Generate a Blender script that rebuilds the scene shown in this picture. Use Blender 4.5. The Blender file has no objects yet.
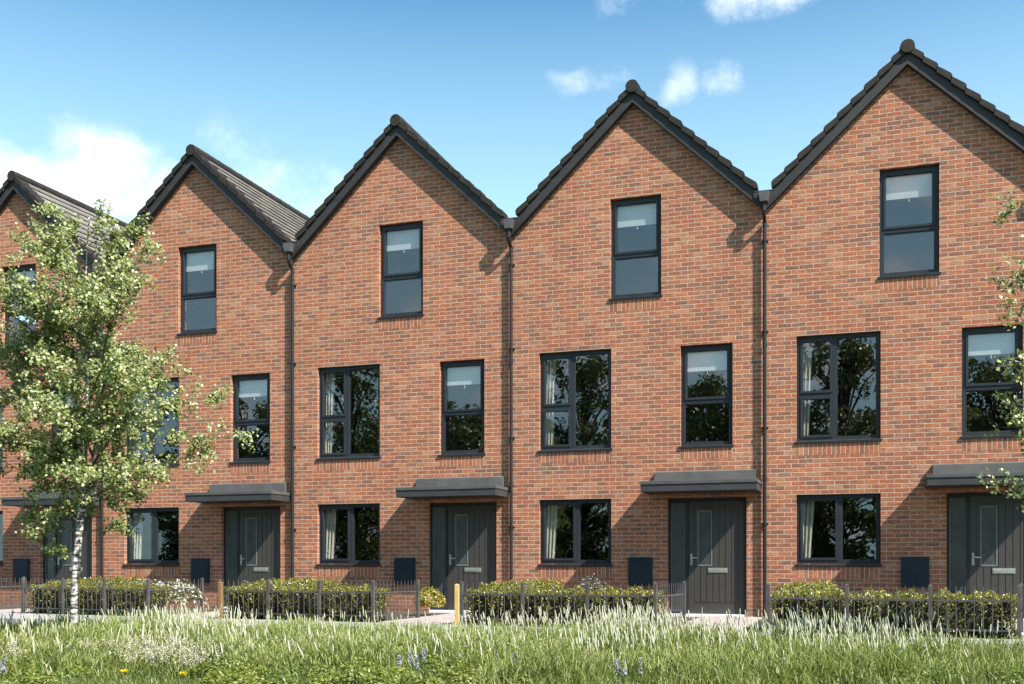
import bpy, math, random
import numpy as np
from mathutils import Vector, Matrix
random.seed(7)
rng = np.random.default_rng(7)
sc = bpy.context.scene
COL = sc.collection
R = math.radians

# ------------------------------------------------------------------ camera
TH = R(18.333); CX, CD, CH = 19.215, 20.28, 1.0
FPX, VH = 1054.0, 564.0
FW = Vector((-math.sin(TH), math.cos(TH), 0)); RT = Vector((math.cos(TH), math.sin(TH), 0))
def ground_at(u, D):                       # place seen in column u at distance D along the view
    p = Vector((CX, -CD, 0)) + FW * D + RT * ((u - 512) / FPX * D)
    return p.x, p.y
cam_d = bpy.data.cameras.new('camera'); cam = bpy.data.objects.new('camera', cam_d); COL.objects.link(cam)
cam.location = (CX, -CD, CH); cam.rotation_euler = (R(90), 0, TH)
cam_d.sensor_width = 36; cam_d.lens = FPX / 1024 * 36; cam_d.shift_y = (VH - 342) / 1024
cam_d.clip_end = 2000
sc.camera = cam

# ------------------------------------------------------------------ helpers
def tag(o, label=None, cat=None, group=None, kind=None):
    if label: o['label'] = label
    if cat: o['category'] = cat
    if group: o['group'] = group
    if kind: o['kind'] = kind
    return o
def empty(name, loc, rz=0):
    o = bpy.data.objects.new(name, None); COL.objects.link(o)
    o.location = loc; o.rotation_euler = (0, 0, rz); o.empty_display_size = .2
    return o
def children(o): return [c for c in bpy.data.objects if c.parent == o]
def copy_tree(o, parent=None):
    kids = children(o)
    c = o.copy(); COL.objects.link(c)
    if parent: c.parent = parent
    for k in kids: copy_tree(k, c)
    return c
class MB:
    def __init__(s): s.v = []; s.f = []; s.m = []
    def add(s, vs, fs, mi=0):
        n = len(s.v); s.v += [tuple(v) for v in vs]; s.f += [tuple(i + n for i in f) for f in fs]; s.m += [mi] * len(fs)
        return s
    def box(s, x0, x1, y0, y1, z0, z1, mi=0):
        return s.add([(x0,y0,z0),(x1,y0,z0),(x1,y1,z0),(x0,y1,z0),(x0,y0,z1),(x1,y0,z1),(x1,y1,z1),(x0,y1,z1)],
              [(0,3,2,1),(4,5,6,7),(0,1,5,4),(1,2,6,5),(2,3,7,6),(3,0,4,7)], mi)
    def obox(s, c, ax, ay, az, mi=0):      # box from centre and three half-axis vectors
        c = Vector(c); ax = Vector(ax); ay = Vector(ay); az = Vector(az)
        vs = [c+ax*i+ay*j+az*k for k in (-1,1) for (i,j) in ((-1,-1),(1,-1),(1,1),(-1,1))]
        return s.add(vs, [(0,3,2,1),(4,5,6,7),(0,1,5,4),(1,2,6,5),(2,3,7,6),(3,0,4,7)], mi)
    def prism(s, pts, y0, y1, mi=0):       # polygon in xz (ccw seen from -y), pushed along y
        n = len(pts)
        vs = [(x, y0, z) for x, z in pts] + [(x, y1, z) for x, z in pts]
        fs = [tuple(range(n)), tuple(range(2*n-1, n-1, -1))] + [(i, i+n, (i+1) % n + n, (i+1) % n) for i in range(n)]
        return s.add(vs, fs, mi)
    def tube(s, pts, rad, seg=8, mi=0, cap=True):
        pts = [Vector(p) for p in pts]; n0 = len(s.v); N = len(pts)
        if not hasattr(rad, '__len__'): rad = [rad] * N
        up = None
        for i, p in enumerate(pts):
            t = (pts[min(i+1, N-1)] - pts[max(i-1, 0)]).normalized()
            if up is None:
                up = Vector((0, 0, 1)) if abs(t.z) < .9 else Vector((1, 0, 0))
            a = (up - t * up.dot(t)).normalized(); b = t.cross(a); up = a
            for k in range(seg):
                an = 2 * math.pi * k / seg
                s.v.append(tuple(p + (a * math.cos(an) + b * math.sin(an)) * rad[i]))
        for i in range(N - 1):
            for k in range(seg):
                q = n0 + i * seg; s.f.append((q + k, q + (k+1) % seg, q + seg + (k+1) % seg, q + seg + k)); s.m.append(mi)
        if cap:
            s.f.append(tuple(n0 + k for k in range(seg - 1, -1, -1))); s.m.append(mi)
            s.f.append(tuple(n0 + (N-1) * seg + k for k in range(seg))); s.m.append(mi)
        return s
    def build(s, name, mats, parent=None, smooth=False, bevel=0):
        me = bpy.data.meshes.new(name); me.from_pydata(s.v, [], s.f)
        if not isinstance(mats, (list, tuple)): mats = [mats]
        for m in mats: me.materials.append(m)
        if len(mats) > 1: me.polygons.foreach_set('material_index', s.m)
        if smooth: me.polygons.foreach_set('use_smooth', [True] * len(me.polygons))
        me.update()
        o = bpy.data.objects.new(name, me); COL.objects.link(o)
        if parent: o.parent = parent
        if bevel:
            b = o.modifiers.new('bevel', 'BEVEL'); b.width = bevel; b.segments = 2; b.limit_method = 'ANGLE'
        return o
def np_mesh(name, V, F, mats, parent=None, mi=None):      # F: (n,4) quads or (n,3) tris as numpy
    me = bpy.data.meshes.new(name)
    k = F.shape[1]
    me.vertices.add(len(V)); me.vertices.foreach_set('co', np.ascontiguousarray(V, dtype=np.float32).ravel())
    me.loops.add(F.size); me.loops.foreach_set('vertex_index', F.astype(np.int32).ravel())
    me.polygons.add(len(F))
    me.polygons.foreach_set('loop_start', np.arange(0, F.size, k, dtype=np.int32))
    me.polygons.foreach_set('loop_total', np.full(len(F), k, dtype=np.int32))
    for m in mats: me.materials.append(m)
    if mi is not None: me.polygons.foreach_set('material_index', mi.astype(np.int32))
    me.update(calc_edges=True); me.validate()
    o = bpy.data.objects.new(name, me); COL.objects.link(o)
    if parent: o.parent = parent
    return o

# ------------------------------------------------------------------ materials
class NT:
    def __init__(s, mat):
        s.t = mat.node_tree; s.t.nodes.clear()
    def n(s, typ, ins=None, **kw):
        nd = s.t.nodes.new(typ)
        for k, v in kw.items(): setattr(nd, k, v)
        for k, v in (ins or {}).items():
            sk = nd.inputs[k]
            if isinstance(v, bpy.types.NodeSocket): s.t.links.new(v, sk)
            else: sk.default_value = v
        return nd
    def math(s, op, a, b=None, c=None, clamp=False):
        nd = s.n('ShaderNodeMath', operation=op, use_clamp=clamp)
        for i, v in enumerate((a, b, c)):
            if v is None: continue
            if isinstance(v, bpy.types.NodeSocket): s.t.links.new(v, nd.inputs[i])
            else: nd.inputs[i].default_value = v
        return nd.outputs[0]
    def mix(s, fac, a, b, blend='MIX'):
        nd = s.n('ShaderNodeMix', data_type='RGBA', blend_type=blend)
        for k, v in ((0, fac), (6, a), (7, b)):
            if isinstance(v, bpy.types.NodeSocket): s.t.links.new(v, nd.inputs[k])
            else: nd.inputs[k].default_value = (v if k == 0 else (*v, 1) if len(v) == 3 else v)
        return nd.outputs[2]
    def ramp(s, fac, stops, interp='LINEAR'):
        nd = s.n('ShaderNodeValToRGB', {0: fac}); cr = nd.color_ramp; cr.interpolation = interp
        while len(cr.elements) < len(stops): cr.elements.new(.5)
        for e, (p, c) in zip(cr.elements, stops): e.position = p; e.color = (*c, 1)
        return nd.outputs[0]
    def noise(s, vec, scale, detail=3, rough=.55):
        ins = {'Scale': scale, 'Detail': detail, 'Roughness': rough}
        if vec is not None: ins['Vector'] = vec
        return s.n('ShaderNodeTexNoise', ins).outputs['Fac']
    def out(s, sh): s.n('ShaderNodeOutputMaterial', {'Surface': sh})
def newmat(name):
    m = bpy.data.materials.new(name); m.use_nodes = True; return m, NT(m)

def plain(name, col, rough=.5, var=.25, scale=6, metallic=0, bump=0, bscale=60, spec=.5):
    m, t = newmat(name)
    pos = t.n('ShaderNodeNewGeometry').outputs['Position']
    n = t.noise(pos, scale, 5)
    lo = tuple(c * (1 - var) for c in col); hi = tuple(min(1, c * (1 + var)) for c in col)
    c = t.ramp(n, [(.3, lo), (.7, hi)])
    p = t.n('ShaderNodeBsdfPrincipled', {'Base Color': c, 'Metallic': metallic, 'Specular IOR Level': spec,
            'Roughness': t.math('MULTIPLY_ADD', n, .2, rough - .1)})
    if bump:
        bn = t.n('ShaderNodeBump', {'Height': t.noise(pos, bscale, 3), 'Strength': bump, 'Distance': .004})
        t.t.links.new(bn.outputs[0], p.inputs['Normal'])
    t.out(p.outputs[0]); return m

BL, BH, MO = .257, .082, .0125
def brick_mat(name, soldier=False):
    m, t = newmat(name)
    pos = t.n('ShaderNodeNewGeometry').outputs['Position']
    x = t.n('ShaderNodeSeparateXYZ', {0: pos})
    wob = t.math('MULTIPLY_ADD', t.noise(pos, 11, 2), .008, -.004)
    h = t.math('ADD', t.math('ADD', x.outputs[0], x.outputs[1]), wob)
    v = t.math('ADD', x.outputs[2], wob)
    if soldier:
        uu, vv = t.math('ADD', v, .003), h
        row = t.math('FLOOR', t.math('DIVIDE', vv, BH))
        col = t.math('FLOOR', t.math('MULTIPLY', v, 0.001))
        fu = t.math('ADD', .5, t.math('MULTIPLY', v, 0.0))
    else:
        uu, vv = h, v
        row = t.math('FLOOR', t.math('DIVIDE', vv, BH))
        off = t.math('MULTIPLY', t.math('MODULO', t.math('ABSOLUTE', row), 2.0), .5)
        rj = t.n('ShaderNodeTexWhiteNoise', {'W': row}, noise_dimensions='1D').outputs['Value']
        q = t.math('ADD', t.math('DIVIDE', uu, BL), t.math('ADD', off, t.math('MULTIPLY', rj, .05)))
        col = t.math('FLOOR', q); fu = t.math('FRACT', q)
    fv = t.math('FRACT', t.math('DIVIDE', vv, BH))
    # distance to the edge of the brick, metres
    du = t.math('MULTIPLY', t.math('SUBTRACT', .5, t.math('ABSOLUTE', t.math('SUBTRACT', fu, .5))), BL)
    dv = t.math('MULTIPLY', t.math('SUBTRACT', .5, t.math('ABSOLUTE', t.math('SUBTRACT', fv, .5))), BH)
    d = t.math('MINIMUM', du, dv) if not soldier else dv
    d = t.math('ADD', d, t.math('MULTIPLY_ADD', t.noise(pos, 45, 2), .005, -.0025))
    face = t.n('ShaderNodeMapRange', {'Value': d, 'From Min': MO * .5 - .0015, 'From Max': MO * .5 + .002}).outputs[0]
    cell = t.n('ShaderNodeCombineXYZ', {0: col, 1: row, 2: 3.3})
    wn = t.n('ShaderNodeTexWhiteNoise', {'Vector': cell.outputs[0]}, noise_dimensions='3D')
    wv = wn.outputs['Value']
    bc = t.ramp(wv, [(0, (.19,.092,.066)), (.09, (.245,.102,.064)), (.22, (.30,.102,.054)), (.40, (.37,.122,.060)),
                     (.6, (.44,.158,.074)), (.78, (.33,.100,.052)), (.90, (.48,.225,.120)), (1, (.24,.125,.095))])
    bv = t.n('ShaderNodeVectorMath', {0: pos, 1: (1, 1, 2.2)}, operation='MULTIPLY').outputs[0]
    blot = t.noise(t.n('ShaderNodeVectorMath', {0: bv, 1: cell.outputs[0]}, operation='ADD').outputs[0], 7, 4, .6)
    bc = t.mix(t.math('MULTIPLY', t.n('ShaderNodeMapRange', {'Value': blot, 'From Min': .50, 'From Max': .68}).outputs[0], .7), bc, (.19,.095,.070))
    bc = t.mix(t.math('MULTIPLY', t.n('ShaderNodeMapRange', {'Value': blot, 'From Min': .47, 'From Max': .32}).outputs[0], .75), bc, (.54,.215,.095))
    sv = t.n('ShaderNodeVectorMath', {0: pos, 1: (5, 5, 34)}, operation='MULTIPLY').outputs[0]
    streak = t.noise(sv, 1.6, 4, .65)
    bc = t.mix(t.math('MULTIPLY', t.n('ShaderNodeMapRange', {'Value': streak, 'From Min': .47, 'From Max': .70}).outputs[0], .62), bc, (.165,.088,.066))
    bc = t.mix(t.math('MULTIPLY', t.n('ShaderNodeMapRange', {'Value': t.noise(pos, 30, 4), 'From Min': .52, 'From Max': .78}).outputs[0], .6), bc, (.50,.27,.17))
    mc = t.ramp(t.noise(pos, 9, 3), [(.3, (.42,.31,.23)), (.7, (.58,.45,.345))])
    c = t.mix(face, mc, bc)
    # rain splash low on the wall and old run-off marks
    zz = x.outputs[2]
    run = t.noise(t.n('ShaderNodeVectorMath', {0: pos, 1: (7, 7, .5)}, operation='MULTIPLY').outputs[0], 1.0, 4, .6)
    low = t.n('ShaderNodeMapRange', {'Value': t.math('ADD', zz, t.math('MULTIPLY', run, -.7)), 'From Min': .35, 'From Max': -.3}).outputs[0]
    c = t.mix(t.math('MULTIPLY', low, .45), c, (.13,.095,.075))
    rs = t.n('ShaderNodeMapRange', {'Value': run, 'From Min': .56, 'From Max': .78}).outputs[0]
    c = t.mix(t.math('MULTIPLY', rs, .32), c, (.20,.12,.09))
    blm = t.n('ShaderNodeMapRange', {'Value': t.noise(pos, 1.7, 6, .65), 'From Min': .58, 'From Max': .78}).outputs[0]
    c = t.mix(t.math('MULTIPLY', blm, .22), c, (.62,.47,.38))
    big = t.ramp(t.noise(pos, .8, 5), [(.3, (.88,.85,.83)), (.7, (1,1,1))])
    c = t.mix(1.0, c, big, 'MULTIPLY')
    hgt = t.math('ADD', t.math('MULTIPLY', face, .8), t.math('MULTIPLY', t.noise(pos, 60, 4), .35))
    b = t.n('ShaderNodeBump', {'Height': hgt, 'Strength': .8, 'Distance': .008})
    p = t.n('ShaderNodeBsdfPrincipled', {'Base Color': c, 'Roughness': .88, 'Specular IOR Level': .25, 'Normal': b.outputs[0]})
    t.out(p.outputs[0]); return m

def glass_mat(name, refl=.2, tint=(.93,.95,.95)):
    m, t = newmat(name)
    pos = t.n('ShaderNodeNewGeometry').outputs['Position']
    b = t.n('ShaderNodeBump', {'Height': t.noise(pos, 1.6, 1), 'Strength': .02, 'Distance': .05})
    gg = t.n('ShaderNodeNewGeometry')
    dt = t.n('ShaderNodeVectorMath', {0: gg.outputs['Normal'], 1: gg.outputs['Incoming']}, operation='DOT_PRODUCT').outputs['Value']
    fr = t.math('POWER', t.math('SUBTRACT', 1.0, t.math('ABSOLUTE', dt), clamp=True), 5)
    fac = t.math('MULTIPLY_ADD', fr, .9, refl, clamp=True)
    g = t.n('ShaderNodeBsdfGlossy', {'Color': (.97,.95,.97,1), 'Roughness': .0, 'Normal': b.outputs[0]})
    tr = t.n('ShaderNodeBsdfTransparent', {'Color': (*tint, 1)})
    mx = t.n('ShaderNodeMixShader', {0: fac, 1: tr.outputs[0], 2: g.outputs[0]})
    t.out(mx.outputs[0]); return m

def leaf_mat(name, stops, trans=.35, rough=.45, gloss=.08, patch=None):
    m, t = newmat(name)
    g = t.n('ShaderNodeNewGeometry')
    c = t.ramp(g.outputs['Random Per Island'], stops)
    if patch:
        f = t.n('ShaderNodeMapRange', {'Value': t.noise(g.outputs['Position'], 1.1, 4, .6), 'From Min': .38, 'From Max': .62}).outputs[0]
        c = t.mix(t.math('MULTIPLY', f, .6), c, patch)
    df = t.n('ShaderNodeBsdfDiffuse', {'Color': c})
    tc = t.mix(.5, c, (.35,.42,.04), 'MIX')
    tl = t.n('ShaderNodeBsdfTranslucent', {'Color': c})
    mx = t.n('ShaderNodeMixShader', {0: trans, 1: df.outputs[0], 2: tl.outputs[0]})
    gl = t.n('ShaderNodeBsdfGlossy', {'Color': (1,1,1,1), 'Roughness': rough})
    m2 = t.n('ShaderNodeMixShader', {0: gloss, 1: mx.outputs[0], 2: gl.outputs[0]})
    t.out(m2.outputs[0]); return m

M = {}
M['brick'] = brick_mat('red_brick'); M['soldier'] = brick_mat('soldier_brick', True)
M['frame'] = plain('anthracite_frame', (.020,.025,.030), .45, .1, 3, spec=.3)
M['barge'] = plain('anthracite_board', (.034,.033,.034), .6, .15, 3, spec=.3)
M['verge'] = plain('verge_tile', (.026,.022,.019), .75, .3, 5, bump=.3, spec=.25)
M['pipe'] = plain('black_pipe', (.014,.015,.017), .5, .15, 3, spec=.3)
M['hopper'] = plain('hopper_grey', (.075,.07,.07), .5, .15, 5)
M['canopy'] = plain('canopy_grey', (.038,.039,.041), .6, .15, 3, spec=.3)
M['lead'] = plain('canopy_lead', (.075,.073,.070), .7, .2, 4, spec=.3)
M['meter'] = plain('meter_navy', (.010,.019,.030), .5, .15, 3, spec=.3)
M['steel'] = plain('satin_steel', (.55,.55,.50), .3, .1, 10, metallic=.8)
M['white'] = plain('white_sill', (.75,.75,.73), .5, .05)
M['fence'] = plain('railing_metal', (.072,.066,.061), .55, .3, 8, spec=.35)
M['timber'] = plain('pale_timber', (.52,.33,.12), .7, .25, 20)
M['timber_brown'] = plain('brown_timber', (.20,.11,.045), .8, .3, 20)
M['bead'] = plain('bead_grey', (.13,.13,.13), .5, .1)
M['curtain'] = plain('curtain_cloth', (.50,.45,.37), .9, .1, 8)
M['blind'] = plain('blind_cloth', (.50,.50,.49), .9, .05, 8)
M['room'] = plain('room_shaded_plaster', (.09,.085,.08), .9, .1, 2)  # darkness of the unlit rooms put into the wall colour
M['glass'] = glass_mat('window_glass', .074)
M['soil'] = plain('garden_soil', (.06,.045,.032), .95, .4, 14, bump=.6)

def door_mat():
    m, t = newmat('door_grained')
    pos = t.n('ShaderNodeNewGeometry').outputs['Position']
    sv = t.n('ShaderNodeVectorMath', {0: pos, 1: (40, 40, 3)}, operation='MULTIPLY').outputs[0]
    n = t.noise(sv, 3, 4)
    c = t.ramp(n, [(.3, (.034,.031,.029)), (.7, (.046,.042,.039))])
    b = t.n('ShaderNodeBump', {'Height': n, 'Strength': .15, 'Distance': .002})
    p = t.n('ShaderNodeBsdfPrincipled', {'Base Color': c, 'Roughness': .5, 'Normal': b.outputs[0]})
    t.out(p.outputs[0]); return m
M['door'] = door_mat()
def frosted():
    m, t = newmat('frosted_glass')
    pos = t.n('ShaderNodeNewGeometry').outputs['Position']
    n = t.noise(pos, 5, 3)
    c = t.ramp(n, [(.3, (.035,.04,.043)), (.7, (.065,.07,.072))])
    p = t.n('ShaderNodeBsdfPrincipled', {'Base Color': c, 'Roughness': .18, 'Specular IOR Level': .9,
        'Normal': t.n('ShaderNodeBump', {'Height': t.noise(pos, 90, 2), 'Strength': .12, 'Distance': .003}).outputs[0]})
    t.out(p.outputs[0]); return m
M['frosted'] = frosted()

def tile_mat():
    m, t = newmat('roof_tile')
    pos = t.n('ShaderNodeNewGeometry').outputs['Position']
    x = t.n('ShaderNodeSeparateXYZ', {0: pos})
    row = t.math('FLOOR', t.math('MULTIPLY', x.outputs[2], 4.7))
    q = t.math('ADD', t.math('DIVIDE', x.outputs[1], .33), t.math('MULTIPLY', t.math('MODULO', row, 2.0), .5))
    cell = t.n('ShaderNodeCombineXYZ', {0: t.math('FLOOR', q), 1: row})
    wn = t.n('ShaderNodeTexWhiteNoise', {'Vector': cell.outputs[0]}, noise_dimensions='3D').outputs['Value']
    c = t.ramp(wn, [(0, (.13,.115,.10)), (1, (.20,.18,.155))])
    e = t.math('ABSOLUTE', t.math('SUBTRACT', t.math('FRACT', q), .5))
    ln = t.n('ShaderNodeMapRange', {'Value': e, 'From Min': .485, 'From Max': .5}).outputs[0]
    c = t.mix(ln, c, (.03,.028,.026))
    c = t.mix(t.math('MULTIPLY', t.noise(pos, 12, 4), .3), c, (.2,.18,.15))
    b = t.n('ShaderNodeBump', {'Height': t.noise(pos, 50, 3), 'Strength': .3, 'Distance': .004})
    p = t.n('ShaderNodeBsdfPrincipled', {'Base Color': c, 'Roughness': .75, 'Normal': b.outputs[0]})
    t.out(p.outputs[0]); return m
M['tile'] = tile_mat()

def paving(name, a, b_, jx, jy, rough=.85):
    m, t = newmat(name)
    pos = t.n('ShaderNodeNewGeometry').outputs['Position']
    x = t.n('ShaderNodeSeparateXYZ', {0: pos})
    c = t.ramp(t.noise(pos, 5, 6), [(.3, a), (.7, b_)])
    sp = t.noise(pos, 160, 2)
    c = t.mix(t.n('ShaderNodeMapRange', {'Value': sp, 'From Min': .6, 'From Max': .75}).outputs[0], c, tuple(k * .6 for k in a))
    def joint(co, sz):
        e = t.math('ABSOLUTE', t.math('SUBTRACT', t.math('FRACT', t.math('DIVIDE', co, sz)), .5))
        return t.n('ShaderNodeMapRange', {'Value': e, 'From Min': .5 - .012 / sz, 'From Max': .5 - .004 / sz}).outputs[0]
    j = t.math('MAXIMUM', joint(x.outputs[0], jx), joint(x.outputs[1], jy))
    c = t.mix(t.math('MULTIPLY', j, .7), c, tuple(k * .35 for k in a))
    b = t.n('ShaderNodeBump', {'Height': t.math('SUBTRACT', t.noise(pos, 80, 3), j), 'Strength': .4, 'Distance': .004})
    p = t.n('ShaderNodeBsdfPrincipled', {'Base Color': c, 'Roughness': rough, 'Normal': b.outputs[0]})
    t.out(p.outputs[0]); return m
M['path'] = paving('path_slabs', (.33,.275,.26), (.41,.355,.335), .45, .45)
M['pave'] = paving('pavement_concrete', (.27,.265,.25), (.36,.35,.335), .9, 30)
M['kerb'] = paving('kerb_stone', (.26,.255,.24), (.34,.33,.32), .915, 30)
def ground_mat():
    m, t = newmat('grassy_ground')
    pos = t.n('ShaderNodeNewGeometry').outputs['Position']
    n = t.noise(pos, 1.3, 6, .6); n2 = t.noise(pos, 30, 4)
    c = t.ramp(n, [(.3, (.055,.075,.020)), (.55, (.080,.105,.028)), (.75, (.12,.12,.05))])
    c = t.mix(t.math('MULTIPLY', n2, .5), c, (.035,.04,.016))
    b = t.n('ShaderNodeBump', {'Height': n2, 'Strength': .8, 'Distance': .03})
    p = t.n('ShaderNodeBsdfPrincipled', {'Base Color': c, 'Roughness': .95, 'Specular IOR Level': .1, 'Normal': b.outputs[0]})
    t.out(p.outputs[0]); return m
M['ground'] = ground_mat()
def bark_mat():
    m, t = newmat('birch_bark')
    pos = t.n('ShaderNodeTexCoord').outputs['Object']
    sv = t.n('ShaderNodeVectorMath', {0: pos, 1: (6, 6, 26)}, operation='MULTIPLY').outputs[0]
    n = t.noise(sv, 1.0, 5, .6)
    c = t.ramp(n, [(.42, (.05,.04,.035)), (.50, (.30,.27,.24)), (.58, (.62,.59,.55)), (.8, (.76,.74,.70))])
    b = t.n('ShaderNodeBump', {'Height': n, 'Strength': .5, 'Distance': .01})
    p = t.n('ShaderNodeBsdfPrincipled', {'Base Color': c, 'Roughness': .75, 'Normal': b.outputs[0]})
    t.out(p.outputs[0]); return m
M['bark'] = bark_mat()
M['twig'] = plain('birch_twig', (.13,.095,.075), .8, .3, 20)
M['trunk'] = plain('dark_bark', (.09,.07,.055), .9, .3, 6, bump=.8, bscale=20)
M['birch_leaf'] = leaf_mat('birch_leaf', [(0, (.10,.14,.022)), (.35, (.20,.25,.042)), (.7, (.33,.37,.095)), (1, (.60,.60,.36))], .45, .5, .05)
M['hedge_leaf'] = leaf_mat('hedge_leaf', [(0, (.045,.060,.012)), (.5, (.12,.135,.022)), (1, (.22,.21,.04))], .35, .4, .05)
M['hedge_new_lit'] = leaf_mat('hedge_growth_and_lit', [(0, (.17,.18,.025)), (.6, (.31,.29,.04)), (1, (.42,.36,.06))], .35, .4, .05)  # yellow new growth, with sunlit patches of the hedge put into the colour
M['gold_leaf'] = leaf_mat('golden_shrub_leaf', [(0, (.20,.18,.025)), (.6, (.34,.28,.035)), (1, (.45,.36,.06))], .35, .4, .05)
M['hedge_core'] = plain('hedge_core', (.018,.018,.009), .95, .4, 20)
M['far_leaf'] = leaf_mat('broad_leaf', [(0, (.07,.095,.022)), (.5, (.13,.155,.034)), (1, (.22,.24,.06))], .4, .4, .06)
M['grass'] = leaf_mat('grass_blade', [(0, (.035,.065,.010)), (.35, (.10,.155,.022)), (.72, (.22,.265,.052)), (1, (.50,.47,.22))], .42, .5, .03, patch=(.24,.28,.05))
M['lawn'] = leaf_mat('lawn_blade', [(0, (.085,.135,.02)), (.6, (.14,.19,.032)), (1, (.25,.26,.06))], .4, .45, .04)
M['seed'] = leaf_mat('grass_seedhead', [(0, (.50,.50,.32)), (.6, (.66,.66,.49)), (1, (.78,.78,.64))], .35, .6, .0)
M['spikelet'] = leaf_mat('green_spikelet', [(0, (.20,.27,.06)), (.5, (.36,.41,.13)), (1, (.56,.56,.28))], .35, .6, .0)
M['weed'] = leaf_mat('weed_leaf', [(0, (.07,.12,.015)), (.5, (.14,.20,.028)), (1, (.30,.33,.06))], .4, .5, .04, patch=(.27,.28,.05))
M['petal'] = leaf_mat('white_petal', [(0, (.66,.63,.56)), (1, (.80,.78,.74))], .3, .6, .0)
M['clover'] = leaf_mat('clover_petal', [(0, (.40,.37,.25)), (1, (.60,.55,.44))], .3, .6, .0)
M['purple'] = leaf_mat('lilac_petal', [(0, (.30,.29,.38)), (1, (.50,.48,.56))], .3, .6, .0)
M['yellow'] = leaf_mat('yellow_petal', [(0, (.70,.52,.02)), (1, (.82,.66,.04))], .3, .6, .0)

# ------------------------------------------------------------------ the house
SL = .945                       # roof slope
AP_W, AP_B, AP_T = 10.00, 9.97, 10.325   # apex of brickwork, of the bargeboard underside, of the tiles
OPEN = {                        # window openings: x0 x1 z0 z1 in house space
    'attic': (-.47, .54, 6.22, 8.17), 'big': (-1.93, -.45, 3.28, 5.24),
    'small': (.91, 1.90, 3.27, 5.20), 'gwin': (-1.93, -.45, 1.00, 2.29), 'door': (.66, 2.16, -.1, 2.27)}
REV = .30
def make_wall(root):
    b = MB(); X = 2.4995
    zg = AP_W - SL * X
    xs = sorted({-X, X, *[o[0] for o in OPEN.values()], *[o[1] for o in OPEN.values()]})
    zs = sorted({-.1, zg, *[z for o in OPEN.values() for z in o[2:] if z < zg]})
    def inside(x, z): return any(o[0] < x < o[1] and o[2] < z < o[3] for o in OPEN.values())
    for i in range(len(xs) - 1):
        for j in range(len(zs) - 1):
            if inside((xs[i] + xs[i+1]) / 2, (zs[j] + zs[j+1]) / 2): continue
            b.add([(xs[i],0,zs[j]),(xs[i+1],0,zs[j]),(xs[i+1],0,zs[j+1]),(xs[i],0,zs[j+1])], [(0,1,2,3)])
    a = OPEN['attic']; xg = (AP_W - a[3]) / SL
    b.add([(-X,0,zg),(a[0],0,zg),(a[0],0,a[3]),(-xg,0,a[3])], [(0,1,2,3)])
    b.add([(a[1],0,zg),(X,0,zg),(xg,0,a[3]),(a[1],0,a[3])], [(0,1,2,3)])
    b.add([(-xg,0,a[3]),(xg,0,a[3]),(0,0,AP_W)], [(0,1,2)])
    for x0, x1, z0, z1 in OPEN.values():
        b.add([(x0,0,z0),(x1,0,z0),(x1,0,z1),(x0,0,z1),(x0,REV,z0),(x1,REV,z0),(x1,REV,z1),(x0,REV,z1)],
              [(0,4,5,1),(1,5,6,2),(2,6,7,3),(3,7,4,0)])
    Y1 = 9.4
    for s in (-1, 1):
        b.add([(s*X,0,-.1),(s*X,Y1,-.1),(s*X,Y1,zg),(s*X,0,zg)], [(0,1,2,3) if s > 0 else (3,2,1,0)])
    b.add([(-X,Y1,-.1),(X,Y1,-.1),(X,Y1,zg),(0,Y1,AP_W),(-X,Y1,zg)], [(4,3,2,1,0)])
    return b.build('wall', M['brick'], root)

def win_frame(root, key, mull=None, trans=None, trans_to=None):
    """frame with sashes; mull = x of a mullion, trans = z of a transom (reaching to trans_to)"""
    x0, x1, z0, z1 = OPEN[key]; g = .004; x0 += g; x1 -= g; z0 += g; z1 -= g
    b = MB(); ya, yb = .085, .155; w = .062
    b.box(x0, x0+w, ya, yb, z0, z1); b.box(x1-w, x1, ya, yb, z0, z1)
    b.box(x0+w, x1-w, ya, yb, z0, z0+w); b.box(x0+w, x1-w, ya, yb, z1-w, z1)
    cells = []
    xl, xr, zl, zr = x0+w, x1-w, z0+w, z1-w
    if mull is not None:
        b.box(mull-.035, mull+.035, ya, yb, zl, zr)
        right = (mull+.035, xr, zl, zr)
        if trans is not None:
            b.box(xl, mull-.035, ya, yb, trans-.032, trans+.032)
            cells = [(xl, mull-.035, zl, trans-.032, 1), (xl, mull-.035, trans+.032, zr, 1), (*right, 0)]
        else: cells = [(xl, mull-.035, zl, zr, 1), (*right, 0)]
    elif trans is not None:
        b.box(xl, xr, ya, yb, trans-.035, trans+.035)
        cells = [(xl, xr, zl, trans-.035, 0), (xl, xr, trans+.035, zr, 1)]
    pn = MB()
    for cx0, cx1, cz0, cz1, sash in cells:
        e = .048 if sash else .016; y0 = .068 if sash else .092
        b.box(cx0, cx0+e, y0, yb-.005, cz0, cz1); b.box(cx1-e, cx1, y0, yb-.005, cz0, cz1)
        b.box(cx0+e, cx1-e, y0, yb-.005, cz0, cz0+e); b.box(cx0+e, cx1-e, y0, yb-.005, cz1-e, cz1)
        pn.box(cx0+e-.004, cx1-e+.004, .112, .136, cz0+e-.004, cz1-e+.004)
    o = b.build('window', M['frame'], root, bevel=.004)
    pn.build('pane', M['glass'], o)
    s = MB().box(x0-.03, x1+.03, -.03, .084, z0-.040, z0-.008)
    s.box(x0-.03, x1+.03, -.03, -.02, z0-.055, z0-.040); s.build('sill', M['frame'], o, bevel=.004)
    return o
def soldier(root, key):
    x0, x1, z0, z1 = OPEN[key]
    MB().box(x0, x1, -.0015, .0, z0-.265, z0-.045).build('soldier_course', M['soldier'], root)
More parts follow.
